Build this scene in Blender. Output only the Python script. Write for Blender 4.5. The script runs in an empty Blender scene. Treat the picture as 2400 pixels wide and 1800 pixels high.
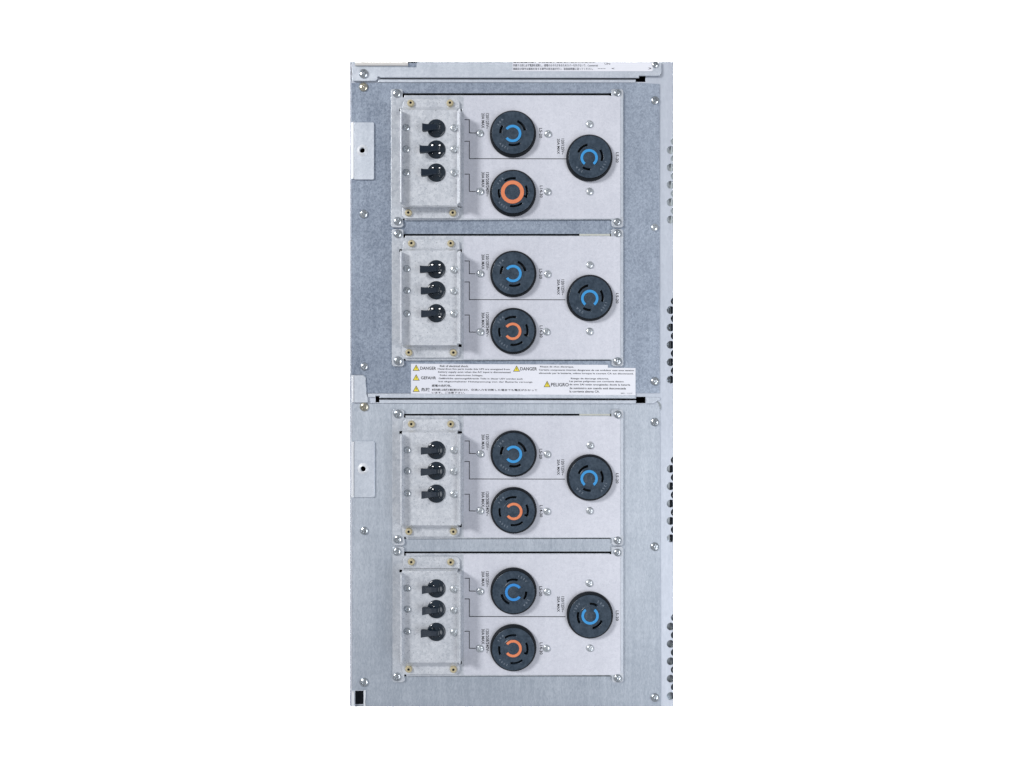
import bpy, math, random
from mathutils import Vector, Matrix
random.seed(7)
sc = bpy.context.scene
col = sc.collection
R = math.radians

# ---------------------------------------------------------------- scale
S = 0.0004            # metres per plan unit (plan: x to the right, y downwards, h towards the viewer)
CX, CY = 1200.0, 900.0
BOT = 1656.5          # plan y of the chassis' lower edge -> z = 0
DIST = 1600.0         # viewer's distance in plan units
ZC = (BOT - CY) * S

# ---------------------------------------------------------------- camera
cam_d = bpy.data.cameras.new('camera'); cam = bpy.data.objects.new('camera', cam_d); col.objects.link(cam)
cam.location = (0, -DIST * S, ZC); cam.rotation_euler = (R(90), 0, 0)
cam_d.sensor_width = 36; cam_d.lens = 36 * DIST / 2400.0
cam_d.clip_start = 0.02; cam_d.clip_end = 100
sc.camera = cam

# ---------------------------------------------------------------- world and lamps
w = bpy.data.worlds.new('World'); sc.world = w; w.use_nodes = True
bg = w.node_tree.nodes['Background']; bg.inputs[0].default_value = (0.91, 0.935, 1.0, 1); bg.inputs[1].default_value = 0.42

def area(name, loc, target, sx, sy, power, color=(1, 1, 1), shape='RECTANGLE'):
    l = bpy.data.lights.new(name, 'AREA'); l.shape = shape; l.size = sx
    if shape in ('RECTANGLE', 'ELLIPSE'): l.size_y = sy
    l.energy = power; l.color = color
    o = bpy.data.objects.new(name, l); col.objects.link(o); o.location = loc
    d = Vector(target) - Vector(loc); o.rotation_euler = d.to_track_quat('-Z', 'Y').to_euler()
    return o
area('key_lamp', (-3.0, -2.65, ZC + 1.75), (0, 0, ZC), 0.85, 0.85, 154, (1.0, 0.99, 0.98))
area('fill_lamp', (1.2, -1.4, ZC - 0.55), (0.1, 0, ZC - 0.05), 0.9, 1.6, 18, (0.92, 0.95, 1.0))
area('backdrop_lamp', (0, 0.45, ZC + 1.7), (0, 1.6, ZC + 1.7), 8.0, 1.2, 1500)
area('backdrop_lamp', (0, 0.45, ZC - 1.7), (0, 1.6, ZC - 1.7), 8.0, 1.2, 1500)

vs = sc.view_settings; sc.display_settings.display_device = 'sRGB'
vs.view_transform = 'Standard'; vs.look = 'None'; vs.exposure = 0; vs.gamma = 1; vs.use_curve_mapping = False

# ---------------------------------------------------------------- materials
def mat(name, color, rough=0.5, metal=0.0, spec=0.5):
    m = bpy.data.materials.new(name); m.use_nodes = True
    b = m.node_tree.nodes['Principled BSDF']
    b.inputs['Base Color'].default_value = (*color, 1); b.inputs['Roughness'].default_value = rough
    b.inputs['Metallic'].default_value = metal; b.inputs['Specular IOR Level'].default_value = spec
    return m

def textured(name, c0, c1, rough, metal, fine=900.0, coarse=60.0, spangle=0.0, sp_scale=420.0, bump=0.1,
             stretch=(1, 1, 1), rough_var=0.1, fleck=0.0, spec=0.5, contrast=(0.3, 0.7), light_drift=None, streak=0.0):
    """two tones of one surface mixed by noise at three sizes, with crystal cells and small dark flecks"""
    m = mat(name, c0, rough, metal, spec); nt = m.node_tree; N = nt.nodes; L = nt.links; b = N['Principled BSDF']
    geo = N.new('ShaderNodeNewGeometry'); mp = N.new('ShaderNodeMapping'); mp.inputs['Scale'].default_value = stretch
    L.new(geo.outputs['Position'], mp.inputs['Vector'])
    def noise(scale, detail=3, rg=0.6):
        n = N.new('ShaderNodeTexNoise'); n.inputs['Scale'].default_value = scale
        n.inputs['Detail'].default_value = detail; n.inputs['Roughness'].default_value = rg
        L.new(mp.outputs[0], n.inputs['Vector']); return n.outputs['Fac']
    def math_(op, a, b_=None):
        n = N.new('ShaderNodeMath'); n.operation = op
        for i, v in enumerate((a, b_)):
            if v is None: continue
            if isinstance(v, (int, float)): n.inputs[i].default_value = v
            else: L.new(v, n.inputs[i])
        return n.outputs[0]
    f = math_('MULTIPLY', noise(fine, 2), 0.45)
    c = math_('MULTIPLY', noise(coarse, 4), 0.55)
    t = math_('ADD', f, c)
    if spangle > 0:
        v = N.new('ShaderNodeTexVoronoi'); v.inputs['Scale'].default_value = sp_scale; v.inputs['Randomness'].default_value = 1
        wv = N.new('ShaderNodeVectorMath'); wv.operation = 'ADD'
        nz = N.new('ShaderNodeTexNoise'); nz.inputs['Scale'].default_value = sp_scale * 0.8; L.new(mp.outputs[0], nz.inputs['Vector'])
        sc_ = N.new('ShaderNodeVectorMath'); sc_.operation = 'SCALE'; sc_.inputs['Scale'].default_value = 1.6 / sp_scale
        L.new(nz.outputs['Color'], sc_.inputs[0]); L.new(mp.outputs[0], wv.inputs[0]); L.new(sc_.outputs[0], wv.inputs[1])
        L.new(wv.outputs[0], v.inputs['Vector'])
        sep = N.new('ShaderNodeSeparateColor'); L.new(v.outputs['Color'], sep.inputs[0])
        s = math_('MULTIPLY', math_('SUBTRACT', sep.outputs[0], 0.5), spangle)
        t = math_('ADD', t, s)
    if streak > 0:
        # faint rolling and handling streaks, long up-down and short diagonal
        for sc3, rot, amt in (((260, 1, 5), 0, .5), ((9, 1, 170), 0, .3), ((300, 1, 22), 40, .3), ((14, 1, 5), 10, .7)):
            m3 = N.new('ShaderNodeMapping'); m3.inputs['Rotation'].default_value = (0, R(rot), 0); m3.inputs['Scale'].default_value = sc3
            L.new(geo.outputs['Position'], m3.inputs['Vector'])
            n3 = N.new('ShaderNodeTexNoise'); n3.inputs['Scale'].default_value = 1.0; n3.inputs['Detail'].default_value = 3; L.new(m3.outputs[0], n3.inputs['Vector'])
            t = math_('ADD', t, math_('MULTIPLY', math_('SUBTRACT', n3.outputs['Fac'], 0.5), streak * amt * 2))
    if light_drift:
        # broad light gradient put into the sheet's colour: (axis, from, to, amount)
        ax, a0, a1, amt = light_drift
        sx = N.new('ShaderNodeSeparateXYZ'); L.new(geo.outputs['Position'], sx.inputs[0])
        mr = N.new('ShaderNodeMapRange'); mr.inputs['From Min'].default_value = a0; mr.inputs['From Max'].default_value = a1
        mr.inputs['To Min'].default_value = -amt; mr.inputs['To Max'].default_value = amt
        L.new(sx.outputs[ax], mr.inputs['Value']); t = math_('ADD', t, mr.outputs[0])
    mr = N.new('ShaderNodeMapRange'); mr.inputs['From Min'].default_value = contrast[0]; mr.inputs['From Max'].default_value = contrast[1]
    L.new(t, mr.inputs['Value'])
    mx = N.new('ShaderNodeMix'); mx.data_type = 'RGBA'; mx.inputs['A'].default_value = (*c0, 1); mx.inputs['B'].default_value = (*c1, 1)
    L.new(mr.outputs[0], mx.inputs['Factor']); out = mx.outputs['Result']
    if fleck > 0:
        fl = noise(fine * 1.3, 1); cr = N.new('ShaderNodeMapRange'); cr.inputs['From Min'].default_value = 0.64; cr.inputs['From Max'].default_value = 0.71
        cr.inputs['To Max'].default_value = fleck; L.new(fl, cr.inputs['Value'])
        m2 = N.new('ShaderNodeMix'); m2.data_type = 'RGBA'; m2.inputs['B'].default_value = (0.12, 0.14, 0.17, 1)
        L.new(cr.outputs[0], m2.inputs['Factor']); L.new(out, m2.inputs['A']); out = m2.outputs['Result']
    L.new(out, b.inputs['Base Color'])
    rr = math_('ADD', math_('MULTIPLY', math_('SUBTRACT', t, 0.5), rough_var * 2), rough); L.new(rr, b.inputs['Roughness'])
    bp = N.new('ShaderNodeBump'); bp.inputs['Strength'].default_value = bump; bp.inputs['Distance'].default_value = 0.0004
    L.new(t, bp.inputs['Height']); L.new(bp.outputs[0], b.inputs['Normal'])
    return m

M = {}
M['zinc_dark'] = textured('spangled galvanized sheet', (0.185, 0.225, 0.295), (0.42, 0.48, 0.57), 0.40, 0.4, fine=1500, coarse=40, spangle=0.40, sp_scale=950, streak=0.30,
                          bump=0.2, fleck=0.25, stretch=(1.0, 1, 0.75), contrast=(0.12, 0.95), light_drift=(0, -0.15, 0.14, 0.14))
M['zinc_mid'] = textured('plain galvanized sheet', (0.34, 0.385, 0.445), (0.54, 0.585, 0.645), 0.40, 0.4, streak=0.34, fine=1200, coarse=24, spangle=0.25, sp_scale=800,
                         bump=0.1, fleck=0.0, stretch=(1.6, 1, 0.5), contrast=(0.2, 0.85), light_drift=(2, 0.0, 0.3, 0.16))
M['zinc_light'] = textured('bright zinc plated steel', (0.46, 0.505, 0.57), (0.66, 0.70, 0.76), 0.38, 0.32, streak=0.25, fine=1100, coarse=30, spangle=0.2, sp_scale=500,
                           bump=0.1, fleck=0.12, contrast=(0.2, 0.85))
M['zinc_plate'] = textured('zinc plated outlet plate', (0.40, 0.435, 0.485), (0.62, 0.645, 0.685), 0.40, 0.34, streak=0.2, fine=900, coarse=70, spangle=0.28, sp_scale=400,
                           bump=0.16, fleck=0.35, contrast=(0.18, 0.85))
M['zinc_cover'] = textured('zinc plated breaker cover', (0.45, 0.48, 0.525), (0.69, 0.71, 0.745), 0.40, 0.32, streak=0.25, fine=620, coarse=60, spangle=0.26, sp_scale=420,
                           bump=0.16, fleck=0.35, contrast=(0.18, 0.85))
M['overlay'] = textured('printed polyester overlay', (0.50, 0.515, 0.575), (0.67, 0.68, 0.74), 0.40, 0.12, streak=0.16, fine=900, coarse=16, spangle=0.14, sp_scale=420,
                        bump=0.08, fleck=0.12, contrast=(0.2, 0.85), light_drift=(0, -0.05, 0.1, 0.10))
M['sticker'] = textured('white sticker paper', (0.66, 0.67, 0.73), (0.72, 0.73, 0.78), 0.5, 0.0, fine=600, coarse=30, bump=0.04, light_drift=(0, -0.1, 0.12, 0.25))
M['rail'] = textured('smooth zinc side rail', (0.49, 0.53, 0.60), (0.62, 0.66, 0.735), 0.36, 0.3, streak=0.25, fine=500, coarse=14, spangle=0.12, sp_scale=400, bump=0.05,
                     stretch=(1, 1, 0.4), contrast=(0.2, 0.85))
M['edge'] = mat('bright cut sheet edge', (0.62, 0.645, 0.68), 0.4, 0.1)
M['outline'] = mat('dark seam behind the front frame', (0.045, 0.055, 0.07), 0.6)  # dark colour of the added edge line
M['cream'] = mat('cream folded lip', (0.60, 0.585, 0.56), 0.45, 0.0)
M['beige'] = mat('beige inner filler', (0.50, 0.51, 0.46), 0.6)
M['screw'] = textured('zinc plated screw', (0.42, 0.46, 0.49), (0.66, 0.69, 0.72), 0.24, 1.0, fine=1500, coarse=300, bump=0.1, rough_var=0.08)
M['screw_yellow'] = textured('yellow passivated screw', (0.46, 0.43, 0.35), (0.66, 0.64, 0.55), 0.26, 1.0, fine=1500, coarse=300, bump=0.1, rough_var=0.08)
M['screw_pale'] = textured('pale plated screw', (0.52, 0.56, 0.59), (0.70, 0.73, 0.76), 0.30, 0.8, fine=1500, coarse=300, bump=0.1, rough_var=0.08)
M['brass'] = textured('brass standoff', (0.40, 0.34, 0.20), (0.60, 0.53, 0.36), 0.40, 0.3, fine=1500, coarse=400, bump=0.1)
M['black'] = mat('painted opening shade', (0.008, 0.010, 0.014), 0.9, 0, 0.1)  # black that paints the shade inside openings
M['inner'] = mat('painted interior dark', (0.015, 0.017, 0.02), 0.8, 0, 0.2)  # near-black stands in for the unlit interior
M['grey_inner'] = mat('inner grey sheet', (0.26, 0.29, 0.31), 0.6)
M['white_inner'] = mat('inner pale sheet', (0.52, 0.56, 0.58), 0.6)
M['mid_inner'] = mat('inner grey zinc sheet', (0.36, 0.40, 0.42), 0.6)
M['socket'] = textured('slate moulded plastic', (0.014, 0.027, 0.044), (0.044, 0.066, 0.094), 0.33, 0.0, fine=500, coarse=160, bump=0.3, fleck=0.0, contrast=(0.36, 0.68))
M['socket_rim'] = mat('black moulded rim', (0.006, 0.009, 0.013), 0.6, 0, 0.25)
M['emboss'] = mat('raised slate lettering', (0.19, 0.225, 0.27), 0.35)
M['toggle'] = textured('glossy black plastic', (0.007, 0.014, 0.023), (0.012, 0.021, 0.032), 0.14, 0.0, fine=300, coarse=90, bump=0.03, rough_var=0.03)
M['lever'] = mat('satin black plastic', (0.007, 0.015, 0.028), 0.4, 0, 0.3)
M['blue'] = mat('blue marking paint', (0.035, 0.265, 0.58), 0.4)
M['blue_deep'] = mat('deeper blue marking paint', (0.025, 0.215, 0.56), 0.45)
M['orange'] = textured('orange marking paint', (0.60, 0.17, 0.07), (0.70, 0.225, 0.10), 0.5, 0.0, fine=900, coarse=300, bump=0.03)
M['ink'] = mat('black printing ink', (0.018, 0.020, 0.026), 0.6)
M['ink_soft'] = mat('worn grey printing ink', (0.11, 0.115, 0.135), 0.6)
M['yellow'] = mat('warning yellow', (0.72, 0.60, 0.05), 0.5)
M['wall'] = mat('white backdrop paper', (0.9, 0.9, 0.9), 0.9, 0, 0.1)

# ---------------------------------------------------------------- helpers
WO = {}
def W(x, y, h=0.0):
    return Vector(((x - CX) * S, -h * S, (BOT - y) * S))
def P(x, y, h):
    """true plan position of something seen at x, y that stands h above the panel"""
    k = (DIST - h) / DIST
    return CX + (x - CX) * k, CY + (y - CY) * k
def link(name, data, origin, parent=None, m=None):
    o = bpy.data.objects.new(name, data); col.objects.link(o)
    o.location = origin - (WO[parent.name] if parent else Vector((0, 0, 0)))
    if parent: o.parent = parent
    WO[o.name] = origin.copy()
    if m is not None and data is not None and not data.materials: data.materials.append(m)
    return o
def mesh_abs(name, verts, faces, parent, m, origin=None, smooth=False):
    """verts in plan units (x, y, h)"""
    vw = [W(*v) for v in verts]
    if origin is None: origin = sum(vw, Vector()) / len(vw)
    me = bpy.data.meshes.new(name); me.from_pydata([v - origin for v in vw], [], faces)
    import bmesh
    b = bmesh.new(); b.from_mesh(me); bmesh.ops.recalc_face_normals(b, faces=b.faces[:]); b.to_mesh(me); b.free()
    if smooth:
        for p in me.polygons: p.use_smooth = True
    return link(name, me, origin, parent, m)

def sheet_mesh(name, outlines, h0, h1, bevel=0.0):
    cu = bpy.data.curves.new(name, 'CURVE'); cu.dimensions = '2D'; cu.fill_mode = 'BOTH'
    for pts in outlines:
        sp = cu.splines.new('POLY'); sp.points.add(len(pts) - 1)
        for i, p in enumerate(pts): sp.points[i].co = (p[0] - CX, CY - p[1], 0, 1)
        sp.use_cyclic_u = True
    cu.extrude = max((h1 - h0) / 2 - bevel, 0.0); cu.bevel_depth = bevel; cu.bevel_resolution = 1; cu.offset = -bevel
    o = bpy.data.objects.new(name, cu)
    me = bpy.data.meshes.new_from_object(o); bpy.data.objects.remove(o); bpy.data.curves.remove(cu)
    hm = (h0 + h1) / 2
    out = []
    for v in me.vertices:
        x, y, z = v.co; out.append((x + CX, CY - y, z + hm))
    return me, out
def sheet(name, outlines, h0, h1, m, parent, bevel=0.0):
    me, pts = sheet_mesh(name, outlines, h0, h1, bevel)
    vw = [W(*P(p[0], p[1], h1), p[2]) for p in pts]     # outlines were measured on the upper face
    lo = [min(v[i] for v in vw) for i in range(3)]; hi = [max(v[i] for v in vw) for i in range(3)]
    org = Vector([(lo[i] + hi[i]) / 2 for i in range(3)])
    for v, q in zip(me.vertices, vw): v.co = q - org
    me.name = name
    for p in me.polygons: p.use_smooth = False
    me.materials.clear()
    return link(name, me, org, parent, m)

def rect(x0, y0, x1, y1, r=0, seg=5):
    if not isinstance(r, (tuple, list)): r = (r,) * 4   # TL TR BR BL
    pts = []
    for (cx, cy, sx, sy, a0, rr) in ((x0, y0, 1, 1, 180, r[0]), (x1, y0, -1, 1, 270, r[1]), (x1, y1, -1, -1, 0, r[2]), (x0, y1, 1, -1, 90, r[3])):
        if rr <= 0: pts.append((cx, cy)); continue
        ox, oy = cx + sx * rr, cy + sy * rr
        for k in range(seg + 1):
            a = R(a0 + 90 * k / seg); pts.append((ox + rr * math.cos(a), oy + rr * math.sin(a)))
    return pts
def circle(cx, cy, r, n=32, a0=0):
    return [(cx + r * math.cos(2 * math.pi * k / n + a0), cy + r * math.sin(2 * math.pi * k / n + a0)) for k in range(n)]
def arc(cx, cy, r0, r1, a0, a1, n=None, cap=False):
    """annular sector, angles counter-clockwise from the right, in degrees"""
    n = n or max(4, int(abs(a1 - a0) / 6))
    o = [(cx + r1 * math.cos(R(a0 + (a1 - a0) * k / n)), cy - r1 * math.sin(R(a0 + (a1 - a0) * k / n))) for k in range(n + 1)]
    i = [(cx + r0 * math.cos(R(a1 + (a0 - a1) * k / n)), cy - r0 * math.sin(R(a1 + (a0 - a1) * k / n))) for k in range(n + 1)]
    return o + i
def boxes_mesh(lst):
    V, F = [], []
    for (x0, y0, x1, y1, h0, h1) in lst:
        b = len(V)
        for h in (h0, h1):
            V += [(x0, y0, h), (x1, y0, h), (x1, y1, h), (x0, y1, h)]
        F += [(b, b+1, b+2, b+3), (b+4, b+5, b+6, b+7), (b, b+1, b+5, b+4), (b+1, b+2, b+6, b+5), (b+2, b+3, b+7, b+6), (b+3, b, b+4, b+7)]
    return V, F
def lathe(name, prof, seg=48, smooth=True, sharp=None):
    """prof: list of (r, h) from the axis outwards; unit: plan units; axis -Y, origin at the base"""
    V, F = [], []; rings = []
    for (r, h) in prof:
        if r == 0: rings.append([len(V)]); V.append((0, -h * S, 0)); continue
        ring = []
        for k in range(seg):
            a = 2 * math.pi * k / seg; ring.append(len(V)); V.append((r * math.cos(a) * S, -h * S, r * math.sin(a) * S))
        rings.append(ring)
    for A, B in zip(rings, rings[1:]):
        for k in range(seg):
            a0, a1 = A[k % len(A)], A[(k + 1) % len(A)]; b0, b1 = B[k % len(B)], B[(k + 1) % len(B)]
            if len(A) == 1: F.append((a0, b0, b1))
            elif len(B) == 1: F.append((a0, b0, a1))
            else: F.append((a0, b0, b1, a1))
    me = bpy.data.meshes.new(name); me.from_pydata(V, [], F)
    import bmesh
    b = bmesh.new(); b.from_mesh(me); bmesh.ops.recalc_face_normals(b, faces=b.faces[:]); b.to_mesh(me); b.free()
    # make the outside face the viewer
    if sum(p.normal.y * p.area for p in me.polygons) > 0: me.flip_normals()
    for p in me.polygons: p.use_smooth = smooth
    if smooth and sharp:
        try: me.set_sharp_from_angle(angle=R(sharp))
        except Exception: pass
    return me
def tag(o, label=None, cat=None, group=None, kind=None):
    if label: o['label'] = label
    if cat: o['category'] = cat
    if group: o['group'] = group
    if kind: o['kind'] = kind
    return o

def text(name, body, x0, y0, x1, y1, m, parent, h, rot=0, tilt=0, bold=0.0, thick=0.25):
    """printed line filling the box x0..x1, y0..y1; rot=90 reads from top to bottom"""
    cu = bpy.data.curves.new(name, 'FONT'); cu.body = body; cu.size = 10; cu.extrude = 0; cu.resolution_u = 2; cu.offset = bold
    o = bpy.data.objects.new(name, cu); me = bpy.data.meshes.new_from_object(o)
    bpy.data.objects.remove(o); bpy.data.curves.remove(cu)
    if not me.vertices: return None
    xs = [v.co.x for v in me.vertices]; ys = [v.co.y for v in me.vertices]
    a0, a1, b0, b1 = min(xs), max(xs), min(ys), max(ys)
    org = W(*P((x0 + x1) / 2, (y0 + y1) / 2, h), h)
    for v in me.vertices:
        u = (v.co.x - a0) / (a1 - a0); t = (v.co.y - b0) / (b1 - b0)
        if rot == 90: X = x0 + t * (x1 - x0); Y = y0 + u * (y1 - y0)
        else: X = x0 + u * (x1 - x0); Y = y1 - t * (y1 - y0) + (X - x0) * tilt
        v.co = W(*P(X, Y, h), h) - org
    me.materials.clear(); me.name = name
    o = link(name, me, org, parent, m)
    return o

# pan head screw with a cross recess, radius 1 plan unit (scaled per screw)
def screw_mesh(name, dome=0.55, cross=0.15, depth=0.28, seg=64, rings=16):
    V, F = [(0, -(dome - depth) * S, 0)], []
    def hh(x, y):
        r = math.hypot(x, y); h = dome * (1 - 0.45 * r * r - 0.3 * r ** 6)
        inx = abs(y) < cross and abs(x) < 0.58; iny = abs(x) < cross and abs(y) < 0.58
        if inx or iny: h -= depth * (1 - 0.5 * r)
        return h
    for i in range(1, rings + 1):
        r = i / rings
        for k in range(seg):
            a = 2 * math.pi * k / seg; x, y = r * math.cos(a), r * math.sin(a)
            V.append((x * S, -hh(x, y) * S, y * S))
    for k in range(seg):
        a = 2 * math.pi * k / seg; V.append((math.cos(a) * S, 0, math.sin(a) * S))
    for k in range(seg): F.append((0, 1 + k, 1 + (k + 1) % seg))
    for i in range(rings):
        for k in range(seg):
            a = 1 + i * seg + k; b = 1 + i * seg + (k + 1) % seg; F.append((a, a + seg, b + seg, b))
    me = bpy.data.meshes.new(name); me.from_pydata(V, [], F)
    if sum(p.normal.y * p.area for p in me.polygons) > 0: me.flip_normals()
    for p in me.polygons: p.use_smooth = True
    try: me.set_sharp_from_angle(angle=R(38))
    except Exception: pass
    return me
SCREW = {}
for key in ('screw', 'screw_yellow', 'screw_pale'):
    SCREW[key] = screw_mesh('screw'); SCREW[key].materials.append(M[key])
def screw(x, y, r, h, parent, kind='screw', name='screw', lab=None, ang=None):
    px, py = P(x, y, h)
    o = link(name, SCREW[kind], W(px, py, h), parent)
    o.scale = (r, r, r); o.rotation_euler = (R(random.uniform(-5, 5)), R(random.uniform(0, 90) if ang is None else ang), R(random.uniform(-5, 5)))
    if lab: o['label'] = lab
    return o
STAND = lathe('standoff', [(0, 4.3), (2.7, 4.3), (2.8, 4.6), (3.4, 5.4), (6.4, 5.4), (7.6, 4.2), (8.3, 2.2), (8.3, 0)], 24, True, 40); STAND.materials.append(M['brass']); STAND.materials.append(M['black'])
for p in STAND.polygons:
    if max(math.hypot(STAND.vertices[i].co.x, STAND.vertices[i].co.z) for i in p.vertices) < 2.75 * S: p.material_index = 1  # thread hole's dark depth put in as black colour
def standoff(x, y, h, parent):
    px, py = P(x, y, h); o = link('standoff', STAND, W(px, py, h), parent)
    return o

# ================================================================ backdrop
def backdrop():
    me = bpy.data.meshes.new('backdrop')
    s = 9; me.from_pydata([(-s, 0, -s), (s, 0, -s), (s, 0, s), (-s, 0, s)], [], [(0, 1, 2, 3)])
    o = link('backdrop', me, Vector((0, 1.6, ZC)), None, M['wall'])
    tag(o, 'plain white backdrop behind the metal equipment', 'backdrop', kind='structure')
backdrop()

# ================================================================ chassis
chassis = link('equipment_chassis', None, W(1200, BOT, 0))
tag(chassis, 'tall narrow galvanized steel equipment chassis with danger stickers and perforated right edge', 'equipment chassis')

OPEN = [(922, 218.3, 1456, 516.0), (922, 548.2, 1456, 845.0), (922, 970, 1456, 1262.8), (922, 1292.7, 1456, 1585.2)]
# perforation along the right edge: full column at 1572, second column cut by the edge
EDGE = 1577.6
notches = []   # (centre y, column)
groups = [((351.5, 5), (331, 5)), ((726.6, 5), (706, 5)), ((1098.8, 5), (1078.5, 5)), ((1468.6, 5), (1448, 5))]
for (a, na), (b, nb) in groups:
    for k in range(na): notches.append((a + 40.75 * k, 1572.0, 9.2))
    for k in range(nb): notches.append((b + 40.75 * k, 1581.5, 9.2))
notches.sort()
def right_edge():
    pts = []
    for (cy, cx, r) in notches:
        hy = math.sqrt(r * r - (EDGE - cx) ** 2); a = math.asin(hy / r)
        # arc bulging to the left, from the upper to the lower crossing with the edge
        if cx < EDGE: A0, A1 = a, 2 * math.pi - a      # measured from +x, going through pi
        else: A0, A1 = math.pi - a, math.pi + a
        n = 18
        for k in range(n + 1):
            t = A0 + (A1 - A0) * k / n; pts.append((cx + r * math.cos(t), cy - r * math.sin(t)))
    return pts
frame_out = [(819.5, 144.3), (EDGE, 144.3)] + right_edge() + [(EDGE, BOT), (852, BOT), (852, 1619), (832, 1619), (832, BOT), (820.8, BOT)]
g1 = [(889, 182.6), (1490, 182.6), (1498, 182.6), (1498, 177.5), (1513, 177.5), (1513, 192), (1490, 192), (1490, 186.2), (889, 185.2)]
g2 = [(880, 928.5), (889, 928.5), (889, 933), (1491, 934.2), (1491, 930), (1513, 930), (1513, 945), (1491, 945), (1491, 938.0), (889, 936.8), (889, 943), (880, 943)]
tab_holes = [circle(849.5, 353, 6, 20), circle(851.5, 1098.6, 6, 20)]
fr = sheet('front_frame', [frame_out, g1, g2] + [rect(*o) for o in OPEN] + tab_holes, -4, -0.5, M['rail'], chassis, 0.4)

# closed shell behind the front: sides, back, so every opening looks into a dark box
D0, D1 = -4.2, -420
V, F = boxes_mesh([(820.2, 145, 823.2, BOT, D1, D0), (1561.2, 145, 1563.2, BOT, D1, D0), (823.2, 145, 1561.2, 148, D1, D0),
                   (823.2, BOT - 3, 1561.2, BOT, D1, D0), (823.2, 148, 1561.2, BOT - 3, D1, D1 + 3)])
mesh_abs('shell', V, F, chassis, M['rail'])
V, F = boxes_mesh([(817.9, 142.2, 823, 1659.4, -7, -4.2), (1576.4, 142.2, 1580.0, 1659.4, -7, -4.2), (823, 142.2, 1576.4, 146, -7, -4.2),
                   (823, 1655.4, 1576.4, 1659.4, -7, -4.2)])
mesh_abs('edge_outline', V, F, chassis, M['outline'])  # dark ring added behind the frame to draw its thin outline
V, F = boxes_mesh([(824, 150, 1560, BOT - 4, -62, -60)])
mesh_abs('interior_dark_sheet', V, F, chassis, M['inner'])  # near-black sheet added to keep the openings dark
def ER(d, seen=1578.0): return CX + (seen - CX) * (DIST + d) / DIST
# added sheets behind the perforation, toned for the reflections and dark inside its holes
for (y0, y1, mm, h) in ((322, 540, 'white_inner', -7.5), (694, 905, 'grey_inner', -16), (1068, 1275, 'grey_inner', -9.6), (1445, 1645, 'grey_inner', -10)):
    V, F = boxes_mesh([(1560.5, y0, ER(-h), y1, h - 2, h)])
    if y0 in (694, 1068):   # pale strip on the backing, standing in for a striped reflection
        b_ = boxes_mesh([(1566.5, y0, 1569.5, y1, h + .2, h + (5 if h < -12 else 1))]); n_ = len(V); V += b_[0]; F += [tuple(n_ + i for i in f) for f in b_[1]]
    mesh_abs('hole_tone_backing', V, F, chassis, M['white_inner' if y0 == 1068 else mm])
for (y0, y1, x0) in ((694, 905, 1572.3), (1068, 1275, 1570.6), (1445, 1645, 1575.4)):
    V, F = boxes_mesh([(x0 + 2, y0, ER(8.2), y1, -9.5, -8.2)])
    mesh_abs('hole_tone_backing', V, F, chassis, M['black'])  # black strip painted in for the dark right side of the holes
V, F = boxes_mesh([(1576.6, 322, ER(5), 540, -6.8, -5)])
mesh_abs('hole_tone_backing', V, F, chassis, M['grey_inner'])
V, F = boxes_mesh([(1573.2, 322, 1577.5, 540, -3.6, -2.6)])
mesh_abs('hole_tone_backing', V, F, chassis, M['mid_inner'])
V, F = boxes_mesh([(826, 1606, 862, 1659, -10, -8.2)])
mesh_abs('slot_dark_sheet', V, F, chassis, M['black'])  # black sheet added as the slot's dark depth

# upper and lower panels
up = [(823, 194.3), (1500, 194.3), (1546, 196.5), (1546, 921), (862, 921), (857.5, 917), (857.5, 884), (850, 878), (823.3, 878)]
sheet('upper_panel', [up] + [rect(*o) for o in OPEN[:2]] + [circle(849.5, 353, 6, 20)], -0.45, 1.6, M['zinc_dark'], chassis, 0.35)
lo = [(824, 946), (1500, 947.5), (1540, 947.5), (1546.4, 953), (1549, BOT - 0.3), (857.5, BOT - 0.3), (857.5, 1617), (824.2, 1617)]
sheet('lower_panel', [lo] + [rect(*o) for o in OPEN[2:]] + [circle(851.5, 1098.6, 6, 20)], -0.45, 1.6, M['zinc_mid'], chassis, 0.35)
sheet('slot_edge', [[(852.5, 1618), (857, 1618), (857, 1634), (855.8, 1645), (857, BOT - 0.5), (852.5, BOT - 0.5)]], -0.4, 3.4, M['edge'], chassis, 0.4)
# folded bars above and between the panels
sheet('fold_bar', [[(886, 186.2), (1489, 187.2), (1489, 193.2), (886, 192.6)]], -0.4, 3.0, M['zinc_light'], chassis, 1.0)
sheet('fold_bar', [[(862, 922.6), (1489, 926.0), (1489, 933.4), (890, 932.2), (890, 927.6), (879.2, 927.6), (879.2, 931), (862, 931)]], -0.4, 3.4, M['zinc_light'], chassis, 1.0)
sheet('fold_bar', [[(862, 944), (890, 944), (890, 938.2), (1489.5, 939.4), (1489.5, 945.6), (862, 944.9)]], -0.4, 3.0, M['zinc_light'], chassis, 0.4)
# right end of the cross bar, a bent tongue
sheet('bent_tongue', [[(1514.5, 931.5), (1547, 931.5), (1547, 936.5), (1541, 938.5), (1534, 944), (1528, 945.6), (1514.5, 945.6)]], -0.3, 2.6, M['zinc_light'], chassis, 0.6)
sheet('bent_tongue', [[(1542, 940), (1547, 944), (1549.5, 951), (1549, 959), (1546.8, 959), (1546.6, 952), (1544, 946), (1540.6, 942.8)]], -0.3, 2.0, M['grey_inner'], chassis, 0.3)
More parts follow.
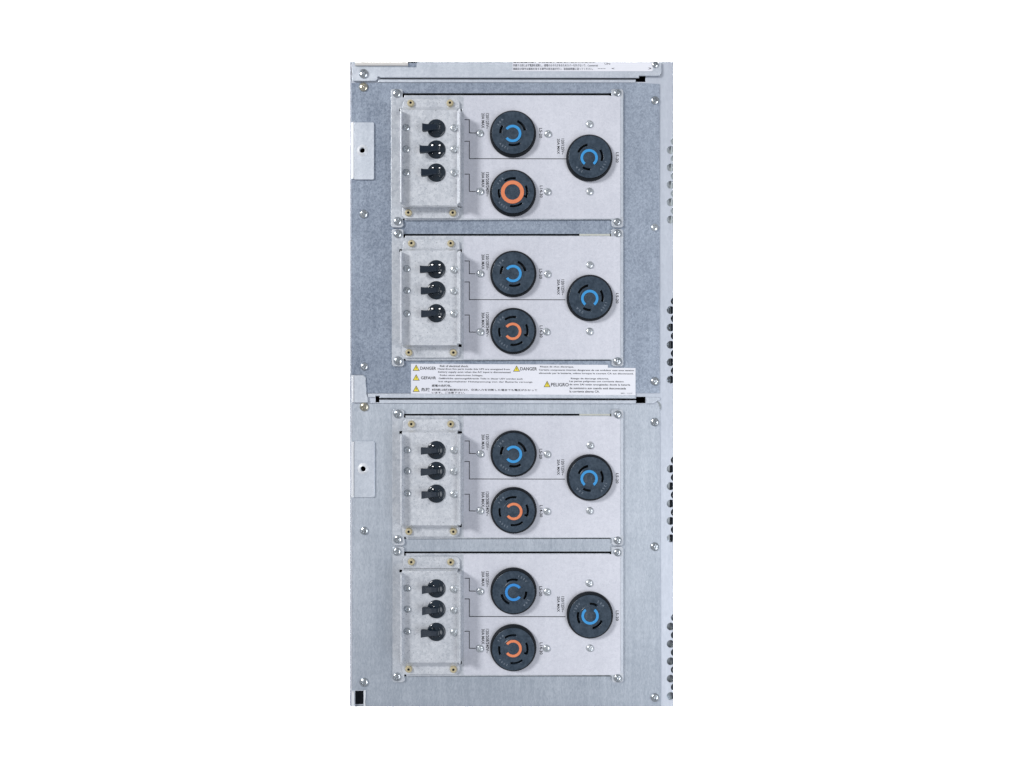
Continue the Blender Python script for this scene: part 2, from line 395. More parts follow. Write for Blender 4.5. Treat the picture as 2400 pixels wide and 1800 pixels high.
# top cover strip
top = [(824, 145), (1550, 145), (1550, 171), (1547.5, 175.6), (1544, 177.3), (1514.5, 177.2), (1497, 177.2), (1497, 181.9), (892, 181.2), (887, 178.5), (884.5, 180), (884.5, 185), (880, 189.2), (829, 189.7), (825, 187.5)]
sheet('top_cover', [top], 2.0, 5.5, M['zinc_light'], chassis, 0.7)
V, F = boxes_mesh([(824.5, 146, 1549, 176, -0.4, 1.9)]); mesh_abs('cover_spacer', V, F, chassis, M['inner'])
# rolled lip and dark pocket at the top left
prof = []
n = 8; V = []; F = []
for xx in (832.5, 956):
    for k in range(n + 1):
        a = math.pi * k / n; V.append((*P(xx, 149.8 - 4.9 * math.cos(a), 5.5 + 5.5 * math.sin(a)), 5.5 + 5.5 * math.sin(a)))
for k in range(n): F.append((k, k + 1, n + 2 + k, n + 1 + k))
F += [tuple(range(n + 1)), tuple(range(n + 1, 2 * n + 2))]
mesh_abs('rolled_lip', V, F, chassis, M['cream'])
sheet('lip_pocket', [rect(956.6, 145.4, 976, 157.4)], 5.4, 5.9, M['zinc_dark'], chassis)
sheet('lip_pocket', [rect(956.6, 144.2, 976, 146.2)], 5.4, 7.2, M['black'], chassis)

# left mounting tabs with folded white edges
def fold(y0, y1, x0=822.4, x1=829.8, hi=5.2):
    V = [(x0, y0, -0.3), (x0, y0, 1.5), (x1, y0, hi), (x1 + .6, y0, hi), (x1 + .6, y0, -0.3)]
    V += [(a, y1, c) for a, b, c in V]
    F = [(0, 1, 2, 3, 4), (5, 6, 7, 8, 9)] + [(i, (i + 1) % 5, 5 + (i + 1) % 5, 5 + i) for i in range(5)]
    return V, F
for (x1, y0, y1, hole, fx) in ((876.5, 286.6, 420.6, (849.5, 353), 822.2), (878, 1034.4, 1165.5, (851.5, 1098.6), 824.2)):
    t = sheet('mounting_tab', [rect(830.2, y0, x1, y1, (0, 3.5, 3.5, 0)), circle(*hole, 6.1, 20)], 1.7, 5.2, M['zinc_light'], chassis, 0.6)
    V, F = fold(y0 + .5, y1 - .5, fx, 829.6); mesh_abs('folded_edge', V, F, t, M['edge'])
    px, py = hole
    me = lathe('hole_rim', [(6.3, 1.0), (6.3, 3.4), (7.3, 4.0), (9.5, 3.0), (12, 1.2), (13.5, 0.1)], 28, True, 50); me.materials.append(M['edge'])
    link('hole_rim', me, W(*P(px, py, 5.2), 5.2), t)
t = sheet('mounting_tab', [[(829.8, 880), (851, 880), (856.5, 883.5), (857, 900), (858.6, 912), (858, 922), (861, 931), (862, 943.4), (829.8, 943.4)]], 1.7, 4.6, M['zinc_light'], chassis, 0.5)
V, F = fold(880, 943, 824.0, 829.4); mesh_abs('folded_edge', V, F, t, M['edge'])
V, F = fold(1619.5, BOT - .4, 824.5, 830.2, 3.4); mesh_abs('folded_edge', V, F, chassis, M['edge'])
V, F = fold(145, 878, 820.9, 822.6, 0.8); mesh_abs('left_edge', V, F, chassis, M['edge'])
V, F = fold(944, 1618, 821.6, 823.4, 0.8); mesh_abs('left_edge', V, F, chassis, M['edge'])

# screws of the chassis itself
screw(852.4, 172.9, 11, 5.5, chassis, 'screw', ang=20)
screw(1535.5, 151.5, 8.3, 5.5, chassis, 'screw', ang=10)
for (x, y, r, k) in ((852, 204, 10.6, 'screw_yellow'), (852.6, 501.8, 10.2, 'screw'), (853.8, 858.8, 9.6, 'screw'), (853.8, 953.5, 10.6, 'screw_yellow'),
                     (854, 1243.8, 9.8, 'screw'), (853.2, 1598.6, 10.6, 'screw'), (1535, 235.8, 9.8, 'screw'), (1534.5, 533, 9, 'screw_pale'),
                     (1535, 893.6, 10.2, 'screw'), (1534.7, 989.2, 10, 'screw'), (1534.7, 1281, 10, 'screw'), (1535, 1634.6, 10, 'screw')):
    screw(x, y, r, 1.6, chassis, k)

# danger sticker
ST = 2.6
lab = [(963.3, 852.4), (1424.8, 855.2), (1424.8, 861.8), (1489.6, 862.6), (1489.6, 926.9), (963.3, 922.7)]
lb = sheet('danger_sticker', [lab], 1.7, ST, M['sticker'], chassis)
tag(lb, 'white multilingual danger sticker with yellow warning triangles')
def triangle(cx, ty, by, hw):
    mid = ty + (by - ty) * 0.62
    def tri(s, h0, h1, m, nm, par):
        g = (by + by + ty) / 3
        pts = [(cx + (x - cx) * s, g + (y - g) * s) for x, y in ((cx, ty), (cx + hw, by), (cx - hw, by))]
        return sheet(nm, [pts], h0, h1, m, par)
    H = by - ty
    bolt = [(cx - .7, ty + H * .36), (cx + .9, ty + H * .36), (cx + .4, ty + H * .72), (cx - .3, ty + H * .72)]
    # one printed mark: black border, yellow field, dark stroke
    o = tri(1.0, ST, ST + .15, M['ink'], 'warning_triangle', lb)
    V, F = [], []
    me = o.data; me.materials.append(M['yellow'])
    g = (by + by + ty) / 3
    base = len(me.vertices)
    import bmesh
    b = bmesh.new(); b.from_mesh(me); org = WO[o.name]
    def face(pts, h, mi):
        f = b.faces.new([b.verts.new(W(*P(x, y, h), h) - org) for x, y in pts]); f.material_index = mi
        f.normal_update()
        if f.normal.y > 0: f.normal_flip()
    face([(cx + (x - cx) * .76, g + (y - g) * .76) for x, y in ((cx, ty), (cx + hw, by), (cx - hw, by))], ST + .3, 1)
    face(bolt, ST + .45, 0)
    b.to_mesh(me); b.free()
for a in ((975.4, 854.3, 869, 8.2), (975.4, 877, 891.8, 8.2), (975.4, 903.4, 918.3, 8.2), (1210.8, 856.4, 870.8, 8.2), (1282.4, 892, 907.2, 8.0)): triangle(*a)
TL = 0.0062
def lt(body, x0, y0, x1, y1, soft=False, bold=0.12):
    text('sticker_text', body, x0, y0, x1, y1, M['ink_soft' if soft else 'ink'], lb, ST + .3, tilt=TL, bold=bold)
lt('DANGER', 985, 859.2, 1022, 866.6); lt('GEFAHR', 986.5, 882, 1022, 889); lt('危険', 987, 909, 1008, 917)
lt('DANGER', 1219.5, 860.4, 1258.5, 868.2); lt('PELIGRO', 1291.5, 897.2, 1333, 905.6)
lt('Risk of electrical shock.', 1031, 855.4, 1098, 860.2)
lt('Hazardous live parts inside this UPS are energized from', 1026, 862.6, 1195, 867.4)
lt('battery supply even when the AC input is disconnected.', 1027, 869.6, 1198, 874.6)
lt('Risiko eines elektrischen Schlages.', 1031, 877.6, 1132, 882.0)
lt('Gefährliche spannungsführende Teile in dieser USV werden auch', 1028, 885, 1225, 889.6)
lt('bei abgeschalteter Netzspannung von der Batterie versorgt.', 1028, 892.4, 1249, 896.8)
lt('感電の危険性。', 1012, 901, 1058, 906.6)
lt('本機内部には危険な電圧部分があります。', 1012, 910.6, 1098, 916.0)
lt('交流入力を切断した場合でも電圧がかかって', 1104, 911, 1259, 916.0)
lt('います。ご注意下さい。', 1012, 917.8, 1090, 922.3)
lt('Risque de choc électrique.', 1266, 857.4, 1345, 862.2)
lt('Certains composants internes dangereux de cet onduleur sont sous tension', 1263, 864.8, 1486, 869.8)
lt('alimentés par la batterie, même lorsque le courant CA est déconnecté.', 1263, 872.6, 1485, 877.4)
lt('Riesgo de descarga eléctrica.', 1338, 885.2, 1427, 889.8)
lt('Las partes peligrosas con corriente dentro', 1334.5, 891.6, 1462, 896.6)
lt('de este SAI están energizadas desde la batería', 1334.5, 899, 1477, 904.2)
lt('de suministro aun cuando esté desconectada', 1335, 907.2, 1467, 912)
lt('la corriente alterna CA.', 1335, 914.8, 1405, 919.8)
lt('885 - 1217', 1455, 920.4, 1482, 923.2, True, 0)
# cropped sticker on the top cover
ts = sheet('printed_sticker', [rect(1201, 145.3, 1530, 167, (0, 0, 3, 0))], 5.5, 6.2, M['sticker'], chassis)
tag(ts, 'pale sticker with rows of small print on the top cover')
def tt(body, x0, y0, x1, y1, m='ink_soft', bold=0.1): text('sticker_text', body, x0, y0, x1, y1, M[m], ts, 6.5, bold=bold)
tt('警告装置内部保守担当者感電恐危険電源切確認作業', 1202.5, 145.5, 1396, 147.4, 'ink', 0.3)
tt('作業する前に必ず電源を遮断し、感電のおそれがあるためカバーを外さないで、Commercial', 1202.5, 150.0, 1401, 156.3)
tt('接続及び保守は資格を有する専門の担当者が行い、取扱説明書に従ってください。', 1202.5, 158.4, 1390, 164.4)
tt('UN', 1417, 147.4, 1430, 151.6); tt('— — —', 1401, 160.2, 1419, 161.2)
tt('(', 1433, 159, 1442, 162); tt(')', 1518, 158, 1527, 162.5)

# ================================================================ outlet panels
HP = 6.5     # top of the plate above the chassis panel
HC = 30.0    # face of the breaker cover
HL = 46.0    # its raised lips
def circ_h(cx, cy, r): return circle(cx, cy, r, 28)

SLOT_BLUE = [(26.4, 31.8, 146, 183), (25.2, 31, 24, 69), (21, 31, 10, 24), (26.4, 31.6, 250, 304)]
SLOT_OR = [(30.6, 35.2, 168, 204), (29.8, 34.6, 78, 127), (30.6, 35.2, -14, 27), (25.5, 35.2, -25, -14), (30.6, 35.2, 258, 310)]
def slot_outlines(kind, rot):
    out = []
    if kind == 'blue':
        out.append(arc(0, 0, 26.4, 31.8, 146 + rot, 183 + rot)); out.append(arc(0, 0, 26.4, 31.6, 250 + rot, 304 + rot))
        a = arc(0, 0, 25.6, 31, 70 + rot, 10 + rot, 9)      # outer edge then back along the inner one, with the hook
        outer = [a[i] for i in range(10)]
        inner = [(21.5 * math.cos(R(t + rot)), -21.5 * math.sin(R(t + rot))) for t in (10, 17, 24)]
        inner += [(25.6 * math.cos(R(t + rot)), -25.6 * math.sin(R(t + rot))) for t in (24, 36, 48, 60, 70)]
        out.append(outer + inner)
    else:
        for q in ((30.4, 35.2, 168, 204), (29.6, 34.6, 78, 127), (30.4, 35.2, 258, 310)): out.append(arc(0, 0, q[0], q[1], q[2] + rot, q[3] + rot))
        outer = [(35.4 * math.cos(R(t)), -35.4 * math.sin(R(t))) for t in (27, 17, 7, -3, -13, -24)]
        inner = [(26.5 * math.cos(R(t)), -26.5 * math.sin(R(t))) for t in (-24, -19, -14)]
        inner += [(30.4 * math.cos(R(t)), -30.4 * math.sin(R(t))) for t in (-14, -4, 6, 16, 27)]
        out.append(outer + inner)
    return out
RIM = lathe('socket', [(0, 3), (49.2, 3), (49.2, 11.0), (50.2, 11.4), (51.6, 9.8), (53.6, 7.4), (54, 5.4), (54, 0)], 72, True, 42)
RIM.materials.append(M['socket_rim'])
FACE, MARK, HUB, ENG = {}, {}, {}, {}
def local_sheet(name, outl, h0, h1, m, bevel=0.0):
    me, pts = sheet_mesh(name, [[(x + CX, y + CY) for x, y in o] for o in outl], h0, h1, bevel)
    for v, p in zip(me.vertices, pts): v.co = ((p[0] - CX) * S, -p[2] * S, -(p[1] - CY) * S)
    me.materials.clear(); me.materials.append(m); me.name = name; return me
def lettering(kind, rot):
    verts, faces = [], []
    def put(body, r, a0, step, size):
        for i, ch in enumerate(body):
            cu = bpy.data.curves.new('t', 'FONT'); cu.body = ch; cu.size = size; cu.align_x = 'CENTER'; cu.resolution_u = 2; cu.offset = .05
            o = bpy.data.objects.new('t', cu); me = bpy.data.meshes.new_from_object(o); bpy.data.objects.remove(o); bpy.data.curves.remove(cu)
            a = R(a0 - i * step + rot); b = len(verts)
            for v in me.vertices:
                x, y = v.co.x, v.co.y + r
                # glyph stands radially: its top points outwards
                X = x * math.sin(a) + y * math.cos(a); Y = -x * math.cos(a) + y * math.sin(a)
                verts.append((X * S, -13.9 * S, Y * S))
            for p in me.polygons: faces.append([b + k for k in p.vertices])
            bpy.data.meshes.remove(me)
    if kind == 'blue': put('20A', 36.5, 152, 11, 7); put('125V', 36.5, 252, 10, 7)
    else: put('30A', 37.2, 150, 11, 6.5); put('250V', 37.2, 248, 10, 6.5)
    me = bpy.data.meshes.new('lettering'); me.from_pydata(verts, [], faces); me.materials.append(M['emboss']); return me
for kind, rots in (('blue', (0, 90, 180, -90)), ('orange', (0,))):
    for rot in rots:
        outl = [circle(0, 0, 49.0, 84)] + slot_outlines(kind, rot)
        FACE[kind, rot] = local_sheet('socket_face', outl, 4, 13.8, M['socket'], 0.6)
        ENG[kind, rot] = lettering(kind, rot)
def cring(rot, gap=36): return [arc(0, 0, 14.1, 20.1, 180 + gap + rot, 540 - gap + rot, 48)]
MARK['c'] = {}
def mark_mesh(kind, rot, deep=False):
    key = (kind, rot, deep)
    if key not in MARK:
        m = M['orange'] if kind != 'blue' else (M['blue_deep'] if deep else M['blue'])
        if kind == 'closed': MARK[key] = local_sheet('colour_ring', [circle(0, 0, 26.7, 64), circle(0, 0, 18, 64)], 14.0, 14.9, m, 0.25)
        else: MARK[key] = local_sheet('colour_ring', cring(rot), 14.0, 14.9, m, 0.25)
    return MARK[key]
HUBM = lathe('centre_disc', [(0, 14.7), (3, 14.5), (7.6, 13.7), (9.0, 14.1), (20.6, 14.1), (21.0, 13.7), (22.2, 13.7), (22.6, 14.3), (24.4, 14.3), (25.2, 13.7), (25.3, 12.8)], 56, True, 30); HUBM.materials.append(M['socket'])
# thin raised step around the face
def make_socket(x, y, kind, rot, root, rx, ry, deep=False, closed=False):
    h = HP + 0.4
    px, py = P(x, y, h + 7)
    s = link('socket', RIM, W(px, py, h), root)
    s['label'] = {'blue': 'black twist lock socket with a blue mark', 'orange': 'black twist lock socket with an orange mark'}[kind]
    o = W(px, py, h)
    link('socket_face', FACE[kind, rot], o, s); link('lettering', ENG[kind, rot], o, s)
    link('centre_disc', HUBM, o, s)
    qx, qy = P(rx, ry, h + 14)
    link('colour_ring', mark_mesh('closed' if closed else kind, rot, deep), W(qx, qy, h), s)

# breaker: round boot, facetted cap and lever
BOOT = lathe('circuit_breaker', [(0, 7.5), (6, 7.2), (9.5, 5.6), (12, 3.8), (17.5, 3.2), (20, 2.6), (21.2, 0.9), (21.2, -0.2)], 40, True, 50); BOOT.materials.append(M['toggle'])
def cap_mesh(glint_ribs=0):
    me = bpy.data.meshes.new('cap')
    V = [(-10.5, -9, 3.4), (11, -9, 3.4), (11, 9, 3.4), (-10.5, 9, 3.4), (-6.5, -5.6, 10.5), (6, -4.6, 9.5), (6, 4.6, 9.5), (-6.5, 5.6, 10.5)]
    F = [(0, 1, 2, 3), (4, 5, 6, 7), (0, 1, 5, 4), (1, 2, 6, 5), (2, 3, 7, 6), (3, 0, 4, 7)]
    import bmesh
    b = bmesh.new(); vs = [b.verts.new((x * S, -h * S, -y * S)) for x, y, h in V]
    for f in F: b.faces.new([vs[i] for i in f])
    bmesh.ops.bevel(b, geom=b.edges[:], offset=1.5 * S, segments=3, profile=0.5, affect='EDGES')
    bmesh.ops.recalc_face_normals(b, faces=b.faces[:]); b.to_mesh(me); b.free()
    V, F = [], []
    for (cx, cy) in ((-8.5, -9.5), (8.5, -9.2), (-8.5, 9.8), (8.5, 9.5)):  # small domes added so the key lamp leaves glints
        base = len(V); n = 10; V.append((cx, cy, 7.0))
        for r_, h_ in ((.5, 6.4), (.85, 5.2), (1, 3.2)):
            for k in range(n): a = 2 * math.pi * k / n; V.append((cx + 2.2 * r_ * math.cos(a), cy + 3.6 * r_ * math.sin(a), h_))
        F += [(base, base + 1 + k, base + 1 + (k + 1) % n) for k in range(n)]
        for q in range(2):
            o_ = base + 1 + q * n; F += [(o_ + k, o_ + n + k, o_ + n + (k + 1) % n, o_ + (k + 1) % n) for k in range(n)]
    for (cx, cy, w_, l_) in ((-8.5, -10, 2.0, 4.2), (8.5, -9.6, 1.9, 3.6), (-8.5, 9, 1.6, 3.2), (8.5, 8.8, 1.9, 3.0))[:glint_ribs]:
        if glint_ribs < 4: w_, l_, cx = w_ * .7, l_ * .5, cx + (1.5 if cx < 0 else 0)
        # added rib, rounded top leaned to the upper left to catch a glint
        base = len(V); n = 7
        for k in range(n):
            y = -l_ + 2 * l_ * k / (n - 1)
            for sx in (-1, 1): x = sx * w_; V.append((cx + x, cy + y, 8.6 + 0.37 * x + 0.2 * y - 0.13 * y * y / l_))
            for sx in (-1, 1): V.append((cx + sx * w_ * 1.05, cy + y * 1.05, 3.0))
        for k in range(n - 1):
            o_ = base + 4 * k; F += [(o_, o_ + 1, o_ + 5, o_ + 4), (o_, o_ + 4, o_ + 6, o_ + 2), (o_ + 1, o_ + 3, o_ + 7, o_ + 5)]
        e_ = base + 4 * (n - 1); F += [(base, base + 1, base + 3, base + 2), (e_, e_ + 1, e_ + 3, e_ + 2)]
    b = bmesh.new(); b.from_mesh(me); nb = len(b.faces); vs = [b.verts.new((x * S, -h * S, -y * S)) for x, y, h in V]
    for f in F: b.faces.new([vs[i] for i in f])
    bmesh.ops.recalc_face_normals(b, faces=b.faces[:]); b.to_mesh(me); b.free()
    for i, p in enumerate(me.polygons): p.use_smooth = True
    try: me.set_sharp_from_angle(angle=R(32))
    except Exception: pass
    me.materials.append(M['toggle']); return me
CAPS = [cap_mesh(k) for k in (0, 1, 2, 4)]
def lever_mesh(length, dy):
    """lever reaching left from the boot; length from the boot's centre to the tip"""
    import bmesh
    b = bmesh.new()
    secs = [(2, 5.5, 6.0, 10.5, 0), (-10, 6.4, 7.0, 14.0, dy * .4), (-length + 8, 7.6, 9.5, 19, dy), (-length, 8.2, 10.5, 21.5, dy)]
    rings = []
    for (x, hw, h0, h1, oy) in secs:
        rings.append([b.verts.new((x * S, -h * S, -(oy + yy) * S)) for yy, h in ((-hw, h0), (hw, h0), (hw, h1), (-hw, h1))])
    for A, B in zip(rings, rings[1:]):
        for k in range(4): b.faces.new((A[k], A[(k + 1) % 4], B[(k + 1) % 4], B[k]))
    b.faces.new(rings[0]); b.faces.new(rings[-1])
    bmesh.ops.recalc_face_normals(b, faces=b.faces[:])
    bmesh.ops.bevel(b, geom=[e for e in b.edges], offset=0.7 * S, segments=2, profile=0.5, affect='EDGES')
    bmesh.ops.recalc_face_normals(b, faces=b.faces[:])
    me = bpy.data.meshes.new('lever'); b.to_mesh(me); b.free(); me.materials.append(M['lever']); return me

def make_panel(d):
    T = d['top']; B = d['bot']       # plan y of the plate's upper and lower edge
    TT, BB = d['tabt'], d['tabb']    # ends of the corner tabs
    L = d['L']; Rr = 1461
    root = link('outlet_panel', None, W(1200, B, 0))
    tag(root, d['label'], 'outlet panel', 'outlet panels screwed onto the chassis')
    # plate with four corner tabs and the small corner openings beside the cover
    cy0, cy1 = d['ct'], d['cb']
    out = [(L + 3, TT), (L + 24, TT), (L + 27, TT + 3), (L + 27, T + 5), (L + 31, T + 5), (L + 31, T), (1429, T), (1429, T + 5), (1433, T + 5),
           (1433, TT + 2), (1436, TT), (Rr - 4, TT), (Rr, TT + 4), (Rr, BB - 4), (Rr - 4, BB), (1438, BB), (1434, BB - 4), (1434, B), (1430, B - 2.5), (L + 33, B - 0.6), (L + 31, B - 5), (L + 27, B - 4),
           (L + 29, BB - 5), (L + 24, BB), (L + 4, BB), (L, BB - 4), (L, TT + 3)]
    holes = [rect(936, cy0 - 3, 942.5, cy0 + 3.2, .8), rect(1073.5, cy0 - 2.6, 1082.5, cy0 + 3.4, .8), rect(1074.5, cy1 - 4, 1082, cy1 + 4, .8)]
    fp = sheet('faceplate', [out] + holes, 1.9, HP, M['zinc_plate'], root, 0.6)
    sheet('printed_overlay', [rect(1086.5, T + 1.6, 1454, B - 4.2, (3, 2, 1, 1))], HP, HP + 0.5, M['overlay'], root, 0.0)
    sheet('right_edge_strip', [rect(1455.2, T + 6, 1460, B - 8)], HP, HP + 0.5, M['zinc_light'], fp)
    if d.get('filler'):
        V, F = boxes_mesh([(1358, T - 4.3, 1430, T + 1.5, -3.6, 1.4)]); mesh_abs('gap_filler', V, F, root, M['beige'])
    # cover: face, end walls, end flanges, raised side lips
    V, F = [], []
    def add(vs, fs):
        b = len(V); V.extend(vs); F.extend([tuple(b + i for i in f) for f in fs])
    def prism(sec, y0, y1):
        n = len(sec); vs = [(x, y0, h) for x, h in sec] + [(x, y1, h) for x, h in sec]
        add(vs, [tuple(range(n)), tuple(range(n, 2 * n))] + [(i, (i + 1) % n, n + (i + 1) % n, n + i) for i in range(n)])
    fx0, ft = P(943, cy0, HC); fx1, fb = P(1072, cy1, HC)
    fx0 -= 1
    add(*boxes_mesh([(fx0, ft, fx1, fb, HC - 3, HC)]))
    w0 = ft - 1.5; w1 = fb + 1.5
    # sloping end walls (thin wedges)
    for (ya, yb) in ((ft, d['ft1']), (fb, d['fb0'])):
        s = 1 if yb > ya else -1
        add([(fx0, ya, HC - .01), (fx1, ya, HC - .01), (fx1, yb, HP + 3), (fx0, yb, HP + 3), (fx0, ya - s * 3, HC - 3), (fx1, ya - s * 3, HC - 3), (fx1, yb - s * 3, HP), (fx0, yb - s * 3, HP)],
            [(0, 1, 2, 3), (4, 5, 6, 7), (0, 1, 5, 4), (1, 2, 6, 5), (2, 3, 7, 6), (3, 0, 4, 7)])
    lx = P(939, 0, HL)[0]; rx = P(1077, 0, HL)[0]
    prism([(lx - 1.6, HP + .1), (lx - 1.2, HL - 1), (lx - 0.6, HL), (lx + 2.4, HL), (lx + 3.2, HL - 1), (fx0 + .9, HC - 1), (fx0 + .9, HP + .1)], ft + 3.5, fb - 3)
    prism([(fx1 - .9, HP + .1), (fx1 - .9, HC - 1), (rx - 1.6, HL - 1), (rx - 0.8, HL), (rx + 1.6, HL), (rx + 2.6, HL - 1), (1083, HP + .1)], ft + 3.5, fb - 3)
    cv = mesh_abs('breaker_cover', V, F, root, M['zinc_cover'])
    bv = cv.modifiers.new('bevel', 'BEVEL'); bv.width = 0.7 * S; bv.segments = 2; bv.limit_method = 'ANGLE'; bv.angle_limit = R(30)
    sheet('flange', [rect(944.2, d['ft0'], 1077, d['ft1'] + 2.5, (11, 11, 0, 0))], HP + .05, HP + 5, M['zinc_cover'], cv, 0.5)
    sheet('flange', [rect(942.8, d['fb0'] - 2.5, 1076.5, d['fb1'], (0, 0, 12, 9))], HP + .05, HP + 5, M['zinc_cover'], cv, 0.5)
    for (x, y) in d['so']: standoff(x, y, HP + 5, cv)
    for y in d['sl']: screw(d['slx'], y, 8.2, HC, cv, 'screw', 'cover_screw')
    for y in d['sr']: screw(1063.8, y, 8.8, HC, cv, 'screw_pale', 'cover_screw')
    for i, (y, tip, ty) in enumerate(d['br']):
        px, py = P(1022.3, y, HC + 3); b = link('circuit_breaker', BOOT, W(px, py, HC), root)
        b.rotation_euler = (0, 0, 0)
        link('cap', CAPS[d['caps'][i]], W(px, py, HC), b)
        k = (DIST - HC - 18) / DIST
        tx = CX + (tip - CX) * k; tyy = CY + (ty - CY) * k
        link('lever', lever_mesh(px - tx, tyy - py), W(px, py, HC), b)
    # corner screws, socket screws
    for (x, y, r) in d['cs']: screw(x, y, r, HP, root, 'screw', 'corner_screw')
    for (x, y) in d['ss']: screw(x, y, 8.8, HP + .5, root, 'screw_pale', 'socket_screw')
    for s in d['sock']: make_socket(s[0], s[1], s[2], s[3], root, s[4], s[5], d.get('deep') and s[3] == 180, d.get('closed') and s[2] == 'orange')
    # printed circuit lines
    hl = HP + .8; w_ = 0.85
    def line(pts):
        V, F = [], []
        for (xa, ya), (xb, yb) in zip(pts, pts[1:]):
            b = len(V)
            x0, x1 = min(xa, xb) - w_, max(xa, xb) + w_; y0, y1 = min(ya, yb) - w_, max(ya, yb) + w_
            if abs(xa - xb) > abs(ya - yb): V += [(xa - (w_ if xa < xb else -w_) * 0, ya - w_, hl), (xb - w_, yb - w_, hl), (xb - w_, yb + w_, hl), (xa, ya + w_, hl)]
            else: V += [(x0, y0, hl), (x1, y0, hl), (x1, y1, hl), (x0, y1, hl)]
            F.append((b, b + 1, b + 2, b + 3))
        V = [(*P(x, y, h), h) for x, y, h in V]
        o = mesh_abs('circuit_line', V, F, root, M['ink'])
        for p in o.data.polygons:
            if p.normal.y > 0: p.flip()
    for (ya, yb, xe) in d['ln']: line([(1088.8, ya), (1100, ya)]); line([(1100, ya), (1100, yb)]); line([(1100, yb), (xe, yb + .4)])
    # rating texts, reading downwards
    for (body, x0, y0, x1, y1) in d['tx']: text('rating_text', body, x0, y0, x1, y1, M['ink'], root, HP + .8, rot=90, bold=0.16)
    return root

def tx(a, o, b, ll5, l14, lb5):
    V5, V14 = '120/125V~', '120/208/240V~'
    return [(V5, 1138.6, a, 1146, a + 37), ('20A MAX', 1128.6, a, 1135.6, a + 35.5), (V14, 1138.6, o, 1146, o + 57), ('30A MAX', 1128.6, o, 1135.6, o + 36),
            (V5, 1315.6, b, 1322.6, b + 37), ('20A MAX', 1305.8, b, 1312, b + 36), ('L5-20', 1264, ll5, 1271, ll5 + 23.5), ('L14-30', 1265, l14, 1272, l14 + 28), ('L5-20', 1443.4, lb5, 1450, lb5 + 24)]
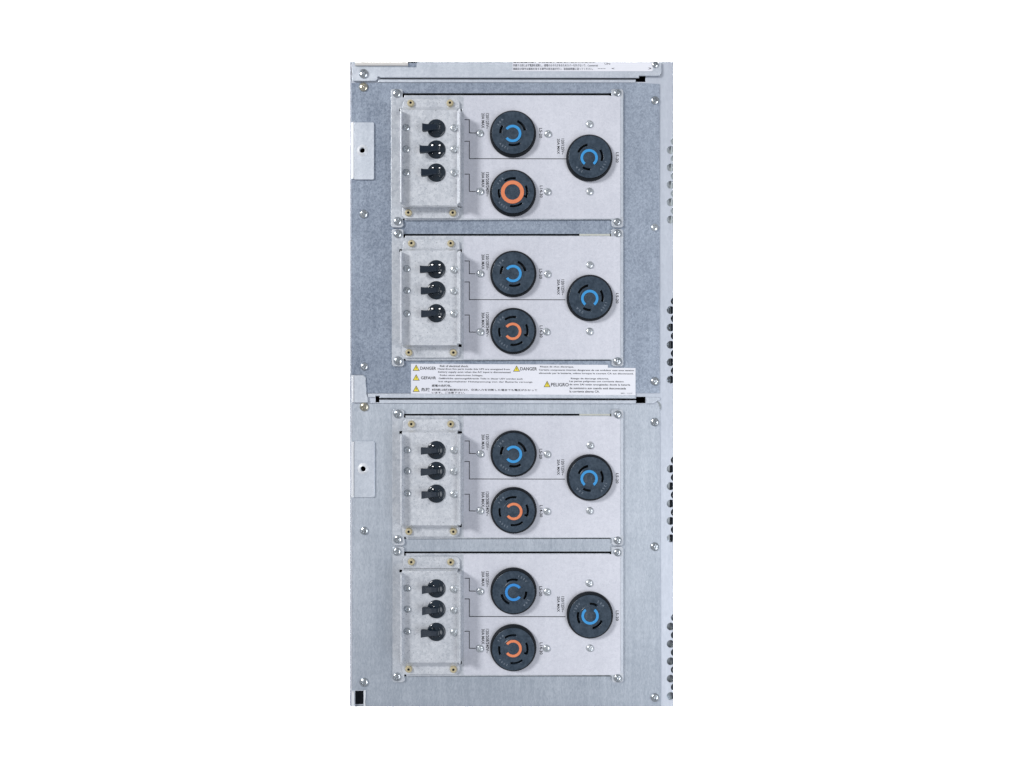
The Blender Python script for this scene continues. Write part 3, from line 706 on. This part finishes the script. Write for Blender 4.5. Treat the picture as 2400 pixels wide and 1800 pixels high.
# colour variation of each panel comes from the position-based steel texture
DATA = [
 dict(label='topmost outlet panel, the only one with a closed orange circle on its socket', caps=(0, 3, 2), closed=True, L=916.3, top=223, bot=516.6, tabt=208.5, tabb=532.8, ct=257.5, cb=482, ft0=231.8, ft1=254.5, fb0=488, fb1=511.6,
      so=[(963, 242.5), (1055, 242.5), (957.5, 499.2), (1061.5, 499.5)], slx=952.6, sl=[299.2, 349.5, 404.6], sr=[300, 350, 405],
      br=[(300, 989.6, 298.2), (349.5, 983.6, 349.4), (403.8, 987, 404)], cs=[(930.5, 219, 10.2), (1447, 217.6, 9), (932.5, 518.5, 10), (1446.6, 520, 9)],
      ss=[(1125.6, 312.5), (1284, 314), (1125.6, 449), (1283.5, 449.7), (1382, 291), (1382.6, 448.8)],
      sock=[(1202.2, 313, 'blue', 0, 1201.6, 313), (1202.2, 451.8, 'orange', 0, 1201, 450.2), (1381.5, 369.3, 'blue', 90, 1380.9, 369.9)],
      ln=[(280.5, 311.4, 1116.5), (331, 371.8, 1327), (408.1, 448.5, 1115.5)], tx=tx(265, 403.5, 325, 300, 435, 357)),
 dict(label='outlet panel standing directly above the white danger sticker', caps=(3, 1, 3), filler=True, L=918.3, top=552.4, bot=845.6, tabt=537, tabb=858.6, ct=587, cb=809, ft0=561.2, ft1=584, fb0=815, fb1=838.4,
      so=[(964.8, 570.8), (1056.6, 571), (958.5, 826.4), (1063, 826.6)], slx=954, sl=[629.6, 680.6, 734.6], sr=[632, 682, 735],
      br=[(630.6, 984.4, 631), (680, 986.4, 681.4), (733.8, 987.2, 735.4)], cs=[(932.6, 548, 10), (1447.6, 547, 9), (933.4, 845.6, 10.4), (1447.8, 847, 10)],
      ss=[(1125.8, 641.4), (1283.6, 642.4), (1126, 778), (1281, 777.4), (1382.4, 620.8), (1382.6, 776.8)],
      sock=[(1203.2, 641.6, 'blue', 0, 1202.4, 641.2), (1203, 775.7, 'orange', 0, 1201.6, 776.6), (1382.6, 698, 'blue', 90, 1382.2, 699.6)],
      ln=[(611.6, 641.4, 1114.5), (660.8, 702.2, 1326), (738.4, 778.2, 1116)], tx=tx(596, 732.5, 655, 630, 763, 687)),
 dict(label='outlet panel just below the white danger sticker, its lone right socket mark opening downwards', caps=(1, 2, 1), filler=True, L=919.4, top=974.2, bot=1263.4, tabt=959.6, tabb=1278.5, ct=1013.5, cb=1231.5, ft0=982.4, ft1=1006, fb0=1237, fb1=1258,
      so=[(964.6, 993.8), (1056.6, 993.8), (958.4, 1245.4), (1063, 1245.4)], slx=954.8, sl=[1054.6, 1103.6, 1155.8], sr=[1055, 1104.6, 1158],
      br=[(1055.2, 986.6, 1057), (1104, 986.2, 1106.6), (1157.4, 988, 1160.4)], cs=[(932.8, 970.2, 10.4), (1448.4, 971.6, 9.6), (932, 1264.2, 10), (1447.8, 1266.4, 9.4)],
      ss=[(1126.2, 1063.6), (1283.4, 1064.6), (1126, 1197), (1282.4, 1198.6), (1383, 1043.6), (1382.4, 1196.8)],
      sock=[(1203.8, 1063.4, 'blue', 0, 1203.4, 1064.8), (1203.8, 1196.7, 'orange', 0, 1204.2, 1198.6), (1382.6, 1119.7, 'blue', 90, 1380.8, 1122)],
      ln=[(1033.5, 1062.6, 1116), (1081.6, 1122.6, 1325), (1158.4, 1197.3, 1116)], tx=tx(1018, 1152.5, 1077, 1052, 1184, 1109)),
 dict(label='lowest outlet panel, its lone right socket mark opening upwards', caps=(0, 0, 2), deep=True, L=919.8, top=1297.4, bot=1585.8, tabt=1281.5, tabb=1599.5, ct=1338.5, cb=1553, ft0=1304.6, ft1=1330, fb0=1559, fb1=1581,
      so=[(964.6, 1316.4), (1056.6, 1317), (958.2, 1567.4), (1063, 1568)], slx=954.8, sl=[1378.8, 1427.6, 1479.4], sr=[1380.6, 1430, 1482],
      br=[(1380, 989, 1383), (1428.6, 989.4, 1432.6), (1482, 986.4, 1485.4)], cs=[(930.6, 1292.6, 9.8), (1447.4, 1295, 9), (930.4, 1586, 10), (1448, 1589, 9.4)],
      ss=[(1125.4, 1386), (1282.8, 1387.4), (1125.4, 1520), (1280.8, 1519.4), (1381.6, 1366.4), (1383, 1519)],
      sock=[(1203.6, 1386, 'blue', 180, 1204, 1388.2), (1203, 1519.2, 'orange', 0, 1202.6, 1520), (1382.8, 1442.4, 'blue', -90, 1383, 1443.4)],
      ln=[(1355.4, 1385.2, 1116), (1403.7, 1445, 1326), (1479.6, 1519.3, 1115.5)], tx=tx(1339, 1474, 1398, 1374, 1506, 1431)),
]
for d in DATA: make_panel(d)
